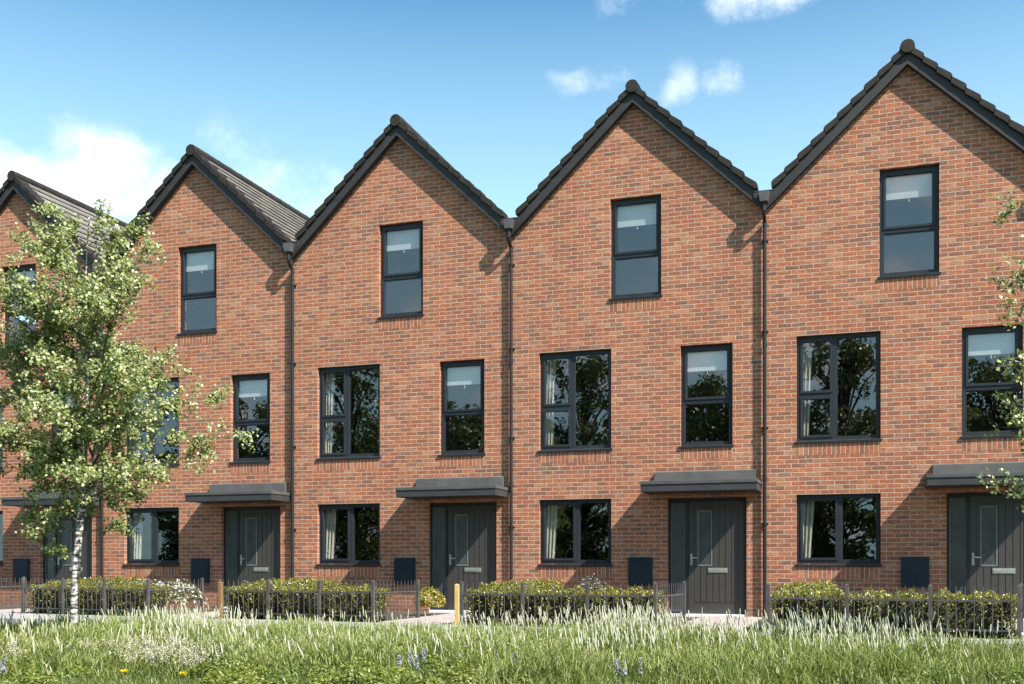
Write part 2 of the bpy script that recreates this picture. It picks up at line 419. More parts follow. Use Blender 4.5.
def blind(win, key, drop):
    x0, x1, z0, z1 = OPEN[key]
    b = MB().box(x0+.06, x1-.06, .165, .172, z1-drop, z1-.02); b.box(x0+.06, x1-.06, .160, .178, z1-drop-.022, z1-drop)
    xm = (x0+x1)/2; b.box(xm-.006, xm+.006, .162, .168, z1-drop-.06, z1-drop-.022); b.tube([(xm,.165,z1-drop-.085),(xm,.165,z1-drop-.06)], .014, 8)
    b.build('blind', M['blind'], win)
def curtain(win, key, right=False, w=.4, ph=0):
    x0, x1, z0, z1 = OPEN[key]
    xs = np.linspace(x0-.02, x0-.02+w, 41) if not right else np.linspace(x1+.02-.16, x1+.02, 17)
    b = MB(); n = len(xs); zz = np.linspace(z0-.02, z1+.03, 7)
    V = []
    for z in zz:
        k = .75 + .25 * (z - z0) / (z1 - z0)
        for x in xs: V.append((xs[0] + (x - xs[0]) * k if not right else xs[-1] + (x - xs[-1]) * k, .25 + .028 * math.sin((x - xs[0]) * 2 * math.pi / (.07 + .006 * (ph % 4)) + ph + .5 * math.sin(x * 9 + ph)) + .012 * math.sin(z * 3 + x * 20 + ph), z))
    m = len(V); V += [(x, y + .006, z) for x, y, z in V]
    F = []
    for j in range(len(zz) - 1):
        for i in range(n - 1):
            q = j * n + i; F += [(q, q+1, q+n+1, q+n), (m+q, m+q+n, m+q+n+1, m+q+1)]
    b.add(V, F); b.build('curtain', M['curtain'], win, smooth=True)

def make_house():
    root = empty('townhouse', (0, 0, 0))
    make_wall(root)
    # windows
    for key, kw in (('attic', dict(trans=7.05)), ('big', dict(mull=-1.255, trans=4.14)), ('small', dict(trans=4.12)), ('gwin', dict(mull=-1.16))):
        o = win_frame(root, key, **kw); soldier(root, key)
        o['opening'] = key
    # rooms behind the windows
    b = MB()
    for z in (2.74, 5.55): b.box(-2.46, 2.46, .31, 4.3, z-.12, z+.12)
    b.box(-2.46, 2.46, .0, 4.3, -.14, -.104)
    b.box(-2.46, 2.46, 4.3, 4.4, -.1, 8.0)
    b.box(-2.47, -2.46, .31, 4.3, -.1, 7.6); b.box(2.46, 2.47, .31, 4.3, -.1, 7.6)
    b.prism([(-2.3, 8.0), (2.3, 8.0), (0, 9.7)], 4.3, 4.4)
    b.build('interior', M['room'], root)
    # door and frame
    x0, x1, z0, z1 = OPEN['door']
    f = MB(); ya, yb = .10, .18
    f.box(x0+.003, x0+.055, ya, yb, 0, z1-.003); f.box(x1-.06, x1-.003, ya, yb, 0, z1-.003); f.box(x0+.055, x1-.06, ya, yb, z1-.06, z1-.003)
    f.box(.985, 1.045, ya, yb, .04, z1-.06)
    f.box(x0+.055, .985, ya+.01, yb, .04, .10); f.box(x0+.055, .985, ya+.01, yb, z1-.1, z1-.06)
    f.build('door_frame', M['frame'], root, bevel=.004)
    MB().box(x0+.055, .985, .125, .150, .10, z1-.1).build('sidelight', M['frosted'], root)
    sl = [o for o in children(root) if o.name.startswith('sidelight')][0]
    e = MB(); e.box(x0+.055, x0+.068, .112, .1245, .10, z1-.1); e.box(.972, .985, .112, .1245, .10, z1-.1); e.box(x0+.068, .972, .112, .1245, z1-.113, z1-.1); e.box(x0+.068, .972, .112, .1245, .10, .113)
    e.build('glazing_bead', M['bead'], sl)
    MB().box(x0+.003, x1-.003, .02, .22, -.02, .04).build('threshold', M['white'], root, bevel=.005)
    lx0, lx1, lz0, lz1 = 1.05, 2.095, .045, z1-.065
    d = MB(); y0, y1 = .118, .17
    gx0, gx1, gz0, gz1 = 1.245, 1.475, .985, 2.005       # glazed slot
    d.box(lx0, lx1, y0+.012, y1, lz0, lz1)                # back slab
    # stiles, bottom rail and boards with open grooves between
    d.box(lx0, lx0+.11, y0, y0+.012, lz0, lz1); d.box(lx1-.11, lx1, y0, y0+.012, lz0, lz1)
    d.box(lx0+.11, lx1-.11, y0, y0+.012, lz0, .25); d.box(lx0+.11, lx1-.11, y0, y0+.012, lz1-.09, lz1)
    nb = 7; bw = (lx1-lx0-.22) / nb
    for i in range(nb):
        a, c = lx0+.11+i*bw+.007, lx0+.11+(i+1)*bw-.007
        segs = [(.262, lz1-.102)]
        if c > gx0-.03 and a < gx1+.03:
            segs = [(.262, gz0-.03), (gz1+.03, lz1-.102)]
            if a < gx0-.03: d.box(a, gx0-.03, y0, y0+.012, gz0-.03, gz1+.03)
            if c > gx1+.03: d.box(gx1+.03, c, y0, y0+.012, gz0-.03, gz1+.03)
        for s0, s1 in segs: d.box(a, c, y0, y0+.012, s0, s1)
    door = d.build('door', M['door'], root)
    gp = MB(); t = .028
    gp.box(gx0-t, gx0, y0-.008, y0+.011, gz0-t, gz1+t); gp.box(gx1, gx1+t, y0-.008, y0+.011, gz0-t, gz1+t)
    gp.box(gx0, gx1, y0-.008, y0+.011, gz0-t, gz0); gp.box(gx0, gx1, y0-.008, y0+.011, gz1, gz1+t)
    gp.build('glazing_bead', M['bead'], door, bevel=.004)
    MB().box(gx0, gx1, y0+.002, y0+.0115, gz0, gz1).build('glazed_slot', M['frosted'], door)
    lb = MB().box(1.42, 1.79, y0-.012, y0, .83, .925); lb.box(1.44, 1.77, y0-.02, y0-.012, .85, .905)
    lb.build('letterbox', M['steel'], door, bevel=.004)
    h = MB().box(1.085, 1.125, y0-.012, y0, .98, 1.20); h.tube([(1.105,y0-.012,1.12),(1.105,y0-.055,1.12),(1.125,y0-.06,1.12),(1.235,y0-.06,1.115)], .012, 8)
    h.tube([(1.105,y0-.012,1.02),(1.105,y0-.02,1.02)], .013, 8)
    h.build('handle', M['steel'], door)
    # canopy over the door
    c = MB().box(.295, 2.425, -.81, -.002, 2.35, 2.482)
    cn = c.build('canopy', M['canopy'], root, bevel=.003)
    MB().box(.28, 2.44, -.825, -.002, 2.4825, 2.545).build('canopy_edge', M['lead'], cn, bevel=.004)
    l = MB().add([(.42,-.13,2.55),(2.34,-.13,2.55),(2.34,-.003,2.55),(.42,-.003,2.55),(.425,-.10,2.765),(2.335,-.10,2.765),(2.33,-.003,2.785),(.43,-.003,2.785)], [(0,3,2,1),(4,5,6,7),(0,1,5,4),(1,2,6,5),(2,3,7,6),(3,0,4,7)])
    l.build('canopy_roof', M['lead'], cn, bevel=.006)
    # meter box
    mb = MB().box(-.10, .37, -.05, -.002, .58, 1.13).build('meter_box', M['meter'], root, bevel=.006)
    MB().box(-.07, .34, -.058, -.0505, .61, 1.10).build('meter_door', M['meter'], mb, bevel=.003)
    # bargeboards
    for s in (-1, 1):
        b = MB(); e = 2.4995
        b.prism([(0, AP_B), (s*e, AP_B-SL*e), (s*e, AP_B-SL*e+.225), (0, AP_B+.225)][::s], -.137, -.002)
        b.prism([(0, AP_B-.012), (s*e, AP_B-.012-SL*e), (s*e, AP_B+.05-SL*e), (0, AP_B+.05)][::s], -.150, -.1375)
        b.build('bargeboard', M['barge'], root)
    # verge caps, one mesh per rake, each cap lapping the next
    Ls = math.sqrt(1 + SL*SL); ux, uz = 1/Ls, -SL/Ls
    n = 10; step = 2.33 * Ls / n
    for s in (-1, 1):
        b = MB()
        for i in range(n):
            p0 = i * step + .02; p1 = p0 + step + .035
            def pt(p, hgt, lift): return (s * (ux*p - uz*0 + (-uz)*0 + hgt*SL/Ls*0) , AP_T - .155 + uz*p + hgt + lift)
            jt = random.uniform(-.006, .006)
            a0 = pt(p0, 0, 0); a1 = pt(p1, .0, .048); 
            x_0, z_0 = a0; x_1, z_1 = a1
            prof = [(x_0, z_0), (x_1 - s*.035, z_1 + .035 - .012), (x_1, z_1+.03), (x_1+s*.005, z_1+.115), (x_1-s*.02, z_1+.155+jt), (x_0, z_0+.125+jt)]
            b.prism(prof if s > 0 else prof[::-1], -.19, .10)
        b.build('verge_caps', M['verge'], root, bevel=.006)
    # roof: tile courses
    for s in (-1, 1):
        b = MB(); nc = 11; L = 2.5 * Ls; g = L / nc
        for i in range(nc):
            p0 = i*g - .0; p1 = (i+1)*g + (.03 if i < nc-1 else 0)
            x_0, z_0 = s*ux*p0, AP_T-.06+uz*p0; x_1, z_1 = s*ux*p1, AP_T-.06+uz*p1
            prof = [(x_0, z_0-.03), (x_1, z_1+.034), (x_1, z_1+.075), (x_0, z_0)]
            b.prism(prof if s > 0 else prof[::-1], .102, 9.6)
        # boarding under the tiles
        prof = [(0, AP_T-.2), (s*2.4995, AP_T-.2-SL*2.4995), (s*2.4995, AP_T-.14-SL*2.4995), (0, AP_T-.14)]
        b.prism(prof if s > 0 else prof[::-1], .003, 9.55)
        b.build('roof', M['tile'], root)
    r = MB(); k = 0
    y = -.10
    while y < 9.5:
        arc = [(.135*math.cos(a), AP_T-.065 + .115*math.sin(a)) for a in np.linspace(-.5, math.pi+.5, 11)]
        r.prism(arc, y, min(y+.44, 9.6)); r.prism([(x*1.06, (z-AP_T)*1.06+AP_T) for x, z in arc], y+.41, min(y+.45, 9.61)); y += .45
    ridge = r.build('ridge_tiles', M['verge'], root)
    disc = MB().tube([(0,-.21,AP_T-.075),(0,-.10,AP_T-.075)], .125, 20)
    disc.build('ridge_end_cap', M['verge'], ridge, bevel=.008)
    # valley outlet, hopper and downpipe at the right-hand party line
    vb = MB()
    vb.prism([(2.30, 7.86), (2.44, 7.70), (2.56, 7.70), (2.70, 7.86), (2.70, 7.94), (2.30, 7.94)], -.165, -.134)
    vb.box(2.31, 2.69, -.17, .3, 7.941, 7.965)
    vbo = vb.build('valley_box', M['barge'], root, bevel=.004)
    MB().prism([(2.43, 7.72), (2.57, 7.72), (2.60, 7.90), (2.40, 7.90)], -.30, -.166).build('hopper', M['hopper'], vbo, bevel=.006)
    p = MB().tube([(2.5,-.235,7.73),(2.5,-.235,7.56),(2.5,-.215,7.50),(2.5,-.09,7.40),(2.5,-.072,7.33),(2.5,-.072,0.02)], .034, 12)
    for z in (7.6, 7.36, 5.1, 2.6): p.tube([(2.5,-.072 if z < 7.5 else -.235,z-.05),(2.5,-.072 if z < 7.5 else -.235,z+.05)], .041, 12)
    pipe = p.build('downpipe', M['pipe'], root, smooth=False)
    for z in (7.05, 5.35, 3.55, 1.75):
        k = MB().box(2.445, 2.555, -.022, -.0, z-.018, z+.018)
        k.tube([(2.5,-.072,z-.016),(2.5,-.072,z+.016)], .045, 12)
        for q in (2.447, 2.553): k.box(q-.008, q+.008, -.05, -.022, z-.014, z+.014)
        k.build('bracket', M['pipe'], pipe)
    return root
proto = make_house()
HL = ['leftmost brick gabled townhouse, cut by the left photo edge beside the birch',
      'brick gabled townhouse directly behind the birch, its broad first-floor window hidden by leaves',
      'middle one of the five brick gabled townhouses, golden shrub beside its door',
      'brick gabled townhouse second from the right, its whole front clear of trees',
      'largest and rightmost brick gabled townhouse, its roof slope cut by the right photo edge']
for k in range(5):
    h = proto if k == 0 else copy_tree(proto)
    h.location = (5*k, 0, 0)
    for o in children(h):                    # each house has its own blinds and curtains
        key = o.get('opening')
        if not key: continue
        if key == 'attic': blind(o, key, (.50,.54,.52,.55,.52)[k])
        if key == 'small': blind(o, key, (.46,.40,.43,.50,.47)[k])
        if key == 'big': curtain(o, key, False, (.30,.42,.36,.46,.33)[k], k)
        if key == 'gwin': curtain(o, key, False, (.34,.26,.38,.30,.42)[k], k + 5)
        if key == 'big' and k in (2, 4): curtain(o, key, True, .2, k)
        del o['opening']
    tag(h, HL[k], 'townhouse', 'row of gabled brick townhouses')

# ------------------------------------------------------------------ ground, paths
def yf(x): return -4.0 - .1 * (x - 13.5)            # line of the railings; the street runs slightly askew to the houses
def sheet(name, pts, z0, z1, m):
    n = len(pts); vs = [(x, y, z0) for x, y in pts] + [(x, y, z1) for x, y in pts]
    b = MB().add(vs, [tuple(range(n-1, -1, -1)), tuple(range(n, 2*n))] + [(i, (i+1) % n, (i+1) % n + n, i+n) for i in range(n)])
    return tag(b.build(name, m), kind='structure')
g = MB().add([(-900,-900,-.07),(900,-900,-.07),(900,900,-.07),(-900,900,-.07)], [(0,1,2,3)]).build('ground', M['ground']); tag(g, kind='structure')
XA, XB = -25, 45
sheet('pavement', [(XA, yf(XA)-1.75), (XB, yf(XB)-1.75), (XB, yf(XB)-.14), (XA, yf(XA)-.14)], -.2, 0.0, M['pave'])
sheet('kerb', [(XA, yf(XA)-1.9), (XB, yf(XB)-1.9), (XB, yf(XB)-1.754), (XA, yf(XA)-1.754)], -.2, .012, M['kerb'])
for k in range(5):
    x0 = 5*k
    sheet('path', [(x0+1.36, yf(x0+1.36)-.136), (x0+2.46, yf(x0+2.46)-.136), (x0+2.46, -.004), (x0+1.36, -.004)], -.15, .006, M['path'])
    sheet('garden_soil', [(x0-2.53, yf(x0-2.53)-.13), (x0+1.355, yf(x0+1.355)-.13), (x0+1.355, -.003), (x0-2.53, -.003)], -.2, -.015, M['soil'])

# ------------------------------------------------------------------ leaf clouds
def leaves_np(P, N, size, jitter=.8, wid=.62, fold=.25, hang=0.0):
    """diamond leaves folded along the midrib; P positions, N preferred normals. returns V,F(quads as 2 tris)"""
    n = len(P)
    nn = N + rng.normal(size=(n,3)) * jitter; nn /= np.linalg.norm(nn, axis=1)[:,None] + 1e-9
    t = rng.normal(size=(n,3)); t[:,2] -= hang
    t -= nn * np.sum(t*nn, 1)[:,None]; t /= np.linalg.norm(t, axis=1)[:,None] + 1e-9
    b = np.cross(nn, t); s = (size * rng.uniform(.65, 1.25, n))[:,None]
    V = np.empty((n,4,3))
    V[:,0] = P - t*s*.5; V[:,2] = P + t*s*.5
    V[:,1] = P + b*s*wid*.5 + nn*s*fold*.3 - t*s*.08; V[:,3] = P - b*s*wid*.5 + nn*s*fold*.3 - t*s*.08
    i = np.arange(n)[:,None]*4
    F = np.concatenate([i + np.array([[0,1,2]]), i + np.array([[0,2,3]])], 1).reshape(-1,3)
    return V.reshape(-1,3), F
def hedge_mesh(boxes, dens=750):
    """leafy clipped hedge made of boxes (x0,x1,y0,y1,z1)"""
    P, N, T = [], [], []
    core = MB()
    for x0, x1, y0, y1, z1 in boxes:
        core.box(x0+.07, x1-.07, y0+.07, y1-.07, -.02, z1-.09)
        for (o, e1, e2, nrm) in (((x0,y0,0),(x1-x0,0,0),(0,0,z1),(0,-1,0)), ((x0,y1,0),(x1-x0,0,0),(0,0,z1),(0,1,0)),
                                 ((x0,y0,0),(0,y1-y0,0),(0,0,z1),(-1,0,0)), ((x1,y0,0),(0,y1-y0,0),(0,0,z1),(1,0,0)),
                                 ((x0,y0,z1),(x1-x0,0,0),(0,y1-y0,0),(0,0,1))):
            o, e1, e2, nrm = map(np.array, (o, e1, e2, nrm)); A = np.linalg.norm(np.cross(e1, e2))
            n = int(A * dens * (1.3 if nrm[2] else 1)); a = rng.random((n,1)); c = rng.random((n,1)) ** (.85)
            p = o + a*e1 + c*e2
            w = .035*np.sin(p[:,0]*13+p[:,2]*3)+.03*np.sin(p[:,1]*11+p[:,0]*5.3+1)+.03*np.sin(p[:,0]*31+p[:,2]*17)
            depth = np.abs(rng.normal(0, .05, n)) - w
            gap = (np.sin(p[:,0]*2*math.pi/.36 + 1.2*np.sin(p[:,0]*3)) > .86) & (nrm[2] == 0) & (rng.random(n) < .8)
            keep = ~gap
            p = (p - nrm*depth[:,None])[keep]
            P.append(p); N.append(np.tile(nrm + np.array([0,0,.5]), (len(p),1))); T.append((p[:,2] > z1 - .14))
    P = np.concatenate(P); N = np.concatenate(N); T = np.concatenate(T)
    V, F = leaves_np(P, N, .038, 1.3)
    new = rng.random(len(P)) < np.where(T, .6, .34)  # new growth mostly on top; the share on the sides paints sunlit patches
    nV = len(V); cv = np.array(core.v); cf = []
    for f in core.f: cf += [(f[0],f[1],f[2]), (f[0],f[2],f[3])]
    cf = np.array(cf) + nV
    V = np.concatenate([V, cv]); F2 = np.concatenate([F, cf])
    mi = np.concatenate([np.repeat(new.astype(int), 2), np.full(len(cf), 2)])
    return V, F2, mi
HD = ['clipped box hedge of the leftmost house, behind the railings at the left photo edge',
      'clipped box hedge behind the birch trunk, white blossoms showing above it',
      'clipped box hedge ending beside the golden shrub, behind railings of the middle house',
      'clipped box hedge just right of the pale yellow timber stake at the middle path',
      'clipped box hedge in front of the rightmost house, nearest of the hedges']
RL = ['metal railings at the left photo edge, in front of the leftmost house',
      'metal railings crossing behind the white birch trunk',
      'metal railings with upright bars in front of the middle house, fully in view',
      'metal railings guarding the hedge of the house second from the right',
      'metal railings in front of the rightmost house, nearest of the railings']
for k in range(5):
    x0 = 5*k; xl, xr = x0-2.08, x0+1.22
    # hedge in a frame aligned with the railings
    ang = math.atan(-.1); cA, sA = math.cos(ang), math.sin(ang)
    L = (xr - xl) / cA
    zt = .575
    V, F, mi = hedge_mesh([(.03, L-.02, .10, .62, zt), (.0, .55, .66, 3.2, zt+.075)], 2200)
    ob = np_mesh('hedge', V, F, [M['hedge_leaf'], M['hedge_new_lit'], M['hedge_core']], None, mi)
    ob.location = (xl, yf(xl), 0); ob.rotation_euler = (0, 0, ang); tag(ob, HD[k], 'hedge', 'clipped hedges along the front gardens')
    # railings
    rr = empty('railing', (xl, yf(xl), 0), ang); tag(rr, RL[k], 'railing', 'metal railings along the front gardens')
    def panel(p, q):
        p = Vector(p); q = Vector(q); d = (q - p); ln = d.length; d.normalize(); nrm = Vector((-d.y, d.x, 0))
        b = MB()
        for z in (.10, .50): b.obox((p+q)/2 + Vector((0,0,z)), d*ln/2, nrm*.008, Vector((0,0,.012)))
        n = max(1, int(ln / .11))
        for i in range(n):
            c = p + d * (ln * (i + .5) / n); b.tube([c + Vector((0,0,.04)), c + Vector((0,0,.66)), c + Vector((0,0,.70))], [.0065,.0065,.003], 6)
        b.build('bar_panel', M['fence'], rr)
    def post(p):
        b = MB().box(p[0]-.026, p[0]+.026, p[1]-.026, p[1]+.026, -.05, .70); b.add([(p[0]-.026,p[1]-.026,.7),(p[0]+.026,p[1]-.026,.7),(p[0]+.026,p[1]+.026,.7),(p[0]-.026,p[1]+.026,.7),(p[0],p[1],.725)], [(0,1,4),(1,2,4),(2,3,4),(3,0,4)])
        b.build('post', M['fence'], rr)
    ps = [(L*i/3, 0, 0) for i in range(4)]
    for p in ps: post(p)
    for a, c in zip(ps, ps[1:]): panel((a[0]+.042, 0, 0), (c[0]-.042, 0, 0))
    # return towards the house along the path
    e = (L + .07, 1.45, 0); dv = Vector((.07, 1.45, 0)).normalized()
    panel((L + dv.x*.045, .045, 0), (e[0]-dv.x*.05, e[1]-.05, 0)); post(e)

def bush(name, loc, rx, rz, n, mats, probs, size, label, cat, core=True):
    ph = rng.uniform(0, 2*math.pi, n); ct = rng.uniform(-.35, 1, n); st = np.sqrt(1-ct**2)
    d = np.stack([st*np.cos(ph), st*np.sin(ph), ct], 1)
    r = 1 + .10*np.sin(ph*4+ct*5) + .07*np.sin(ph*9+2) - np.abs(rng.normal(0,.12,n))
    P = d * r[:,None] * np.array([rx, rx, rz]); P[:,2] += rz*.95
    V, F = leaves_np(P, d + np.array([0,0,.4]), size, .8)
    mi = np.repeat(rng.choice(len(probs), n, p=probs), 2)
    ob = np_mesh(name, V, F, mats, None, mi); ob.location = loc
    return tag(ob, label, cat)
bush('shrub', (*ground_at(430, 20.7), 0), .29, .27, 1300, [M['gold_leaf'], M['hedge_new_lit']], [.7,.3], .05, 'small rounded golden yellow shrub at the foot of the middle house door', 'shrub')
bush('flowering_shrub', (5.95, -2.0, 0), .52, .34, 1500, [M['hedge_leaf'], M['petal']], [.66,.34], .06, 'white flowering shrub at the gap in the railings left of the second door', 'shrub')
bush('flowering_shrub', (3.3, -1.6, 0), .5, .34, 1200, [M['hedge_leaf'], M['petal']], [.72,.28], .06, 'white flowering shrub showing over the hedge just left of the birch trunk', 'shrub')
bush('flowering_shrub', (4.6, -1.2, 0), .45, .34, 1100, [M['hedge_leaf'], M['petal']], [.75,.25], .06, 'white flowering shrub showing over the hedge just right of the birch trunk', 'shrub')

bush('lavender', (14.55, -1.6, 0), .34, .40, 420, [M['hedge_leaf'], M['purple']], [.5,.5], .035, 'sparse lilac-flowered plant poking up over the middle of the hedge under a ground-floor window', 'plant')
for i, (u, D, lab) in enumerate(((220.5, 19.2, 'brown timber marker stake left of the middle house railings'), (457, 17.0, 'pale yellow timber marker stake standing at the open path to the middle door'))):
    x, y = ground_at(u, D)
    b = MB().box(-.03,.03,-.03,.03,-.05,.66); b.add([(-.03,-.03,.66),(.03,-.03,.66),(.03,.03,.66),(-.03,.03,.66),(-.02,0,.68),(.02,0,.68)], [(0,1,5,4),(2,3,4,5),(1,2,5),(3,0,4)])
    o = b.build('timber_stake', M['timber_brown' if i == 0 else 'timber']); o.location = (x, y, 0); tag(o, lab, 'stake')

# ------------------------------------------------------------------ birches
def birch(name, loc, seed, H, stems, rmax, nleaf_per_twig, label, zlo=1.5, leafsize=.058, dens=1.0, extra=()):
    rnd = random.Random(seed); root = empty(name, loc); tag(root, label, 'tree')
    tb = MB(); wb = MB(); LP = []
    def poly(p, d, ln, n, wob, droop):
        pts = [p.copy()]; d = d.normalized()
        for i in range(n):
            d = (d + Vector((rnd.uniform(-wob,wob), rnd.uniform(-wob,wob), rnd.uniform(-wob,wob) - droop*(i/n)))).normalized()
            pts.append(pts[-1] + d * ln / n)
        return pts
    def twig(p, d, ln):
        pts = poly(p, d, ln, 4, .22, .25); wb.tube(pts, [.0045,.004,.003,.0025,.0015], 4, cap=False)
        nl = max(3, int(nleaf_per_twig * ln / .4))
        for i in range(nl):
            t = rnd.random() ** .8 * 4; j = min(3, int(t)); q = pts[j].lerp(pts[j+1], t - j)
            LP.append(q + Vector((rnd.gauss(0,.035), rnd.gauss(0,.035), rnd.gauss(-.02,.035))))
    def branch(p, d, ln, r):
        n = 7; pts = poly(p, d, ln, n, .13, .10)
        wb.tube(pts, [r*(1-.85*i/n) for i in range(n+1)], 6, cap=False)
        nt = max(3, int(ln * 11 * dens))
        for i in range(nt):
            t = (.18 + .82 * rnd.random()) * n; j = min(n-1, int(t)); q = pts[j].lerp(pts[j+1], t-j)
            bd = (pts[j+1]-pts[j]).normalized(); sd = bd.cross(Vector((rnd.gauss(0,1), rnd.gauss(0,1), rnd.gauss(0,1)))).normalized()
            twig(q, bd*.6 + sd*.8 + Vector((0,0,.1)), rnd.uniform(.18,.48) * (1 - .3*t/n))
    for (off, lean, top, r0, z_from) in stems:
        n = 14; pts = []
        for i in range(n+1):
            f = i/n; z = z_from + (top - z_from) * f
            pts.append(Vector((off[0] + lean[0]*f + .03*math.sin(f*9+seed), off[1] + lean[1]*f + .03*math.cos(f*7+seed), z)))
        tb.tube(pts, [max(.008, r0*(1.15 if i == 0 else 1)*(1-.93*(i/n)**.9)) for i in range(n+1)], 10)
        nb = int(30 * dens * (top - zlo) / 4)
        for i in range(nb):
            f = (i + rnd.random()) / nb; z = zlo + (top - .12 - zlo) * f
            t = (z - z_from) / (top - z_from) * n
            if t < 0: continue
            j = min(n-1, int(t)); q = pts[j].lerp(pts[j+1], t-j)
            a = rnd.uniform(0, 2*math.pi)
            prof = (math.sin(min(1, (f*1.25+.28)) * math.pi * .5)) if f < .35 else (1 - ((f-.35)/.65)**1.35 * .82)
            ln = rmax * prof * rnd.uniform(.62, 1.12)
            el = rnd.uniform(.25,.75) + f*.5
            branch(q, Vector((math.cos(a), math.sin(a), el)), ln * 1.15, .004 + .011*ln)
    for (p, d, ln) in extra: branch(Vector(p), Vector(d), ln, .012)
    tb.build('trunk', M['bark'], root, smooth=True)
    wb.build('branches', M['twig'], root, smooth=True)
    P = np.array([tuple(p) for p in LP]); P = P[P[:,2] > .7]
    V, F = leaves_np(P, np.tile(np.array([.55,-.4,.75]), (len(P),1)), leafsize, .62, .8, .3, .9)
    np_mesh('crown', V, F, [M['birch_leaf']], root)
    print(name, 'leaves', len(P))
    return root
bx, by = ground_at(75, 13.6)
birch('birch_tree', (bx, by, -.07), 3, 5.6, [((0,0), (.22,.05), 5.55, .050, 0.0), ((.03,.04), (.32,.2), 4.9, .030, .9)], 1.72, 60,
      'slender white-barked birch tree rising from the meadow grass on the left', 1.6, .047, 1.2,
      extra=[((.06,0,2.3),(.85,.28,.28),2.1), ((.05,0,2.0),(.8,.2,.30),1.7), ((0,0,1.2),(-.7,.1,.05),.45), ((.1,0,2.8),(.85,.28,.3),1.9), ((.05,0,2.3),(-.9,-.3,.3),1.7), ((.08,0,2.9),(-.9,-.2,.35),1.6), ((.1,0,3.4),(-.9,-.3,.45),1.4), ((.1,0,3.6),(-.5,-.3,.8),1.3), ((.05,0,2.0),(-.9,-.1,.2),1.5), ((0,0,1.5),(-.5,-.2,.1),.55), ((0,0,1.45),(.3,.25,.15),.6)])
rx_, ry_ = ground_at(1088, 10.8)
birch('birch_tree', (rx_, ry_, -.07), 11, 5.0, [((0,0), (-.1,.05), 5.4, .06, 0.0)], 1.12, 36,
      'leafy birch tree leaning in from beyond the right photo edge, only branch tips showing', 1.85, .054, .95,
      extra=[((0,0,1.95),(-.95,-.3,.02),.85), ((0,0,2.5),(-.95,-.25,.1),.85), ((-.05,0,3.1),(-.95,-.35,.25),.85), ((-.05,0,3.7),(-.95,-.3,.2),.9)])

# ------------------------------------------------------------------ trees over the street, seen mirrored in the windows
def big_tree(seed, H, W):
    r2 = np.random.default_rng(seed); rnd = random.Random(seed)
    root = empty('street_tree', (0,0,0))
    tb = MB(); tb.tube([(0,0,-.1),(.05,0,1.5),(.0,.1,3.2),(.1,0,H*.6),(.05,0,H*.85)], [.24,.2,.16,.1,.04], 10)
    P, N = [], []
    for i in range(120):
        f = rnd.random(); z = .9 + (H - 2.0) * f
        rad = W * (math.sin(math.pi * (.18 + .72*f)) ** .8) * math.sqrt(rnd.random()); a = rnd.uniform(0, 2*math.pi)
        c = np.array([rad*math.cos(a), rad*math.sin(a), z])
        tb.tube([(0,0,max(1, z*.72)), (c[0]*.5, c[1]*.5, z*.9), tuple(c)], [.06,.04,.01], 6)
        s = rnd.uniform(.55, 1.0); n = 105
        d = r2.normal(size=(n,3)); d /= np.linalg.norm(d, axis=1)[:,None]
        P.append(c + d * (r2.random((n,1)) ** .4) * s * np.array([1.1,1.1,.8])); N.append(d)
    global rng
    keep = rng; rng = r2
    V, F = leaves_np(np.concatenate(P), np.concatenate(N), .26, .7, .7); rng = keep
    tb.build('trunk', M['trunk'], root, smooth=True)
    np_mesh('crown', V, F, [M['far_leaf']], root)
    return root
tv = [big_tree(21, 13.0, 3.7), big_tree(33, 14.0, 3.8)]
spots = [(-31,-39,1.0),(-24,-41,.98),(-18,-38,.97),(-11.5,-40,1.08),(-4.2,-38.5,.92),(3.4,-41,1.06),(11.5,-39,.98),(18.2,-41,1.04),(26,-38.5,1.0),(33,-41,1.0),
         (-28,-48,.85),(-21,-49,.8),(-14.5,-48,.85),(-7.8,-49,.8),(-.4,-48,.82),(7.4,-49,.84),(15,-48,.8),(22.3,-49,.85),(29.5,-48,.85)]
for i, (x, y, s) in enumerate(spots):
    o = tv[i % 2] if i < 2 else copy_tree(tv[i % 2])
    o.location = (x, y, -.07); o.scale = (s, s, s); o.rotation_euler = (0, 0, i * 1.3)
    tag(o, 'dark leafy tree across the street, seen only mirrored in the window panes', 'tree', 'trees mirrored in the windows')

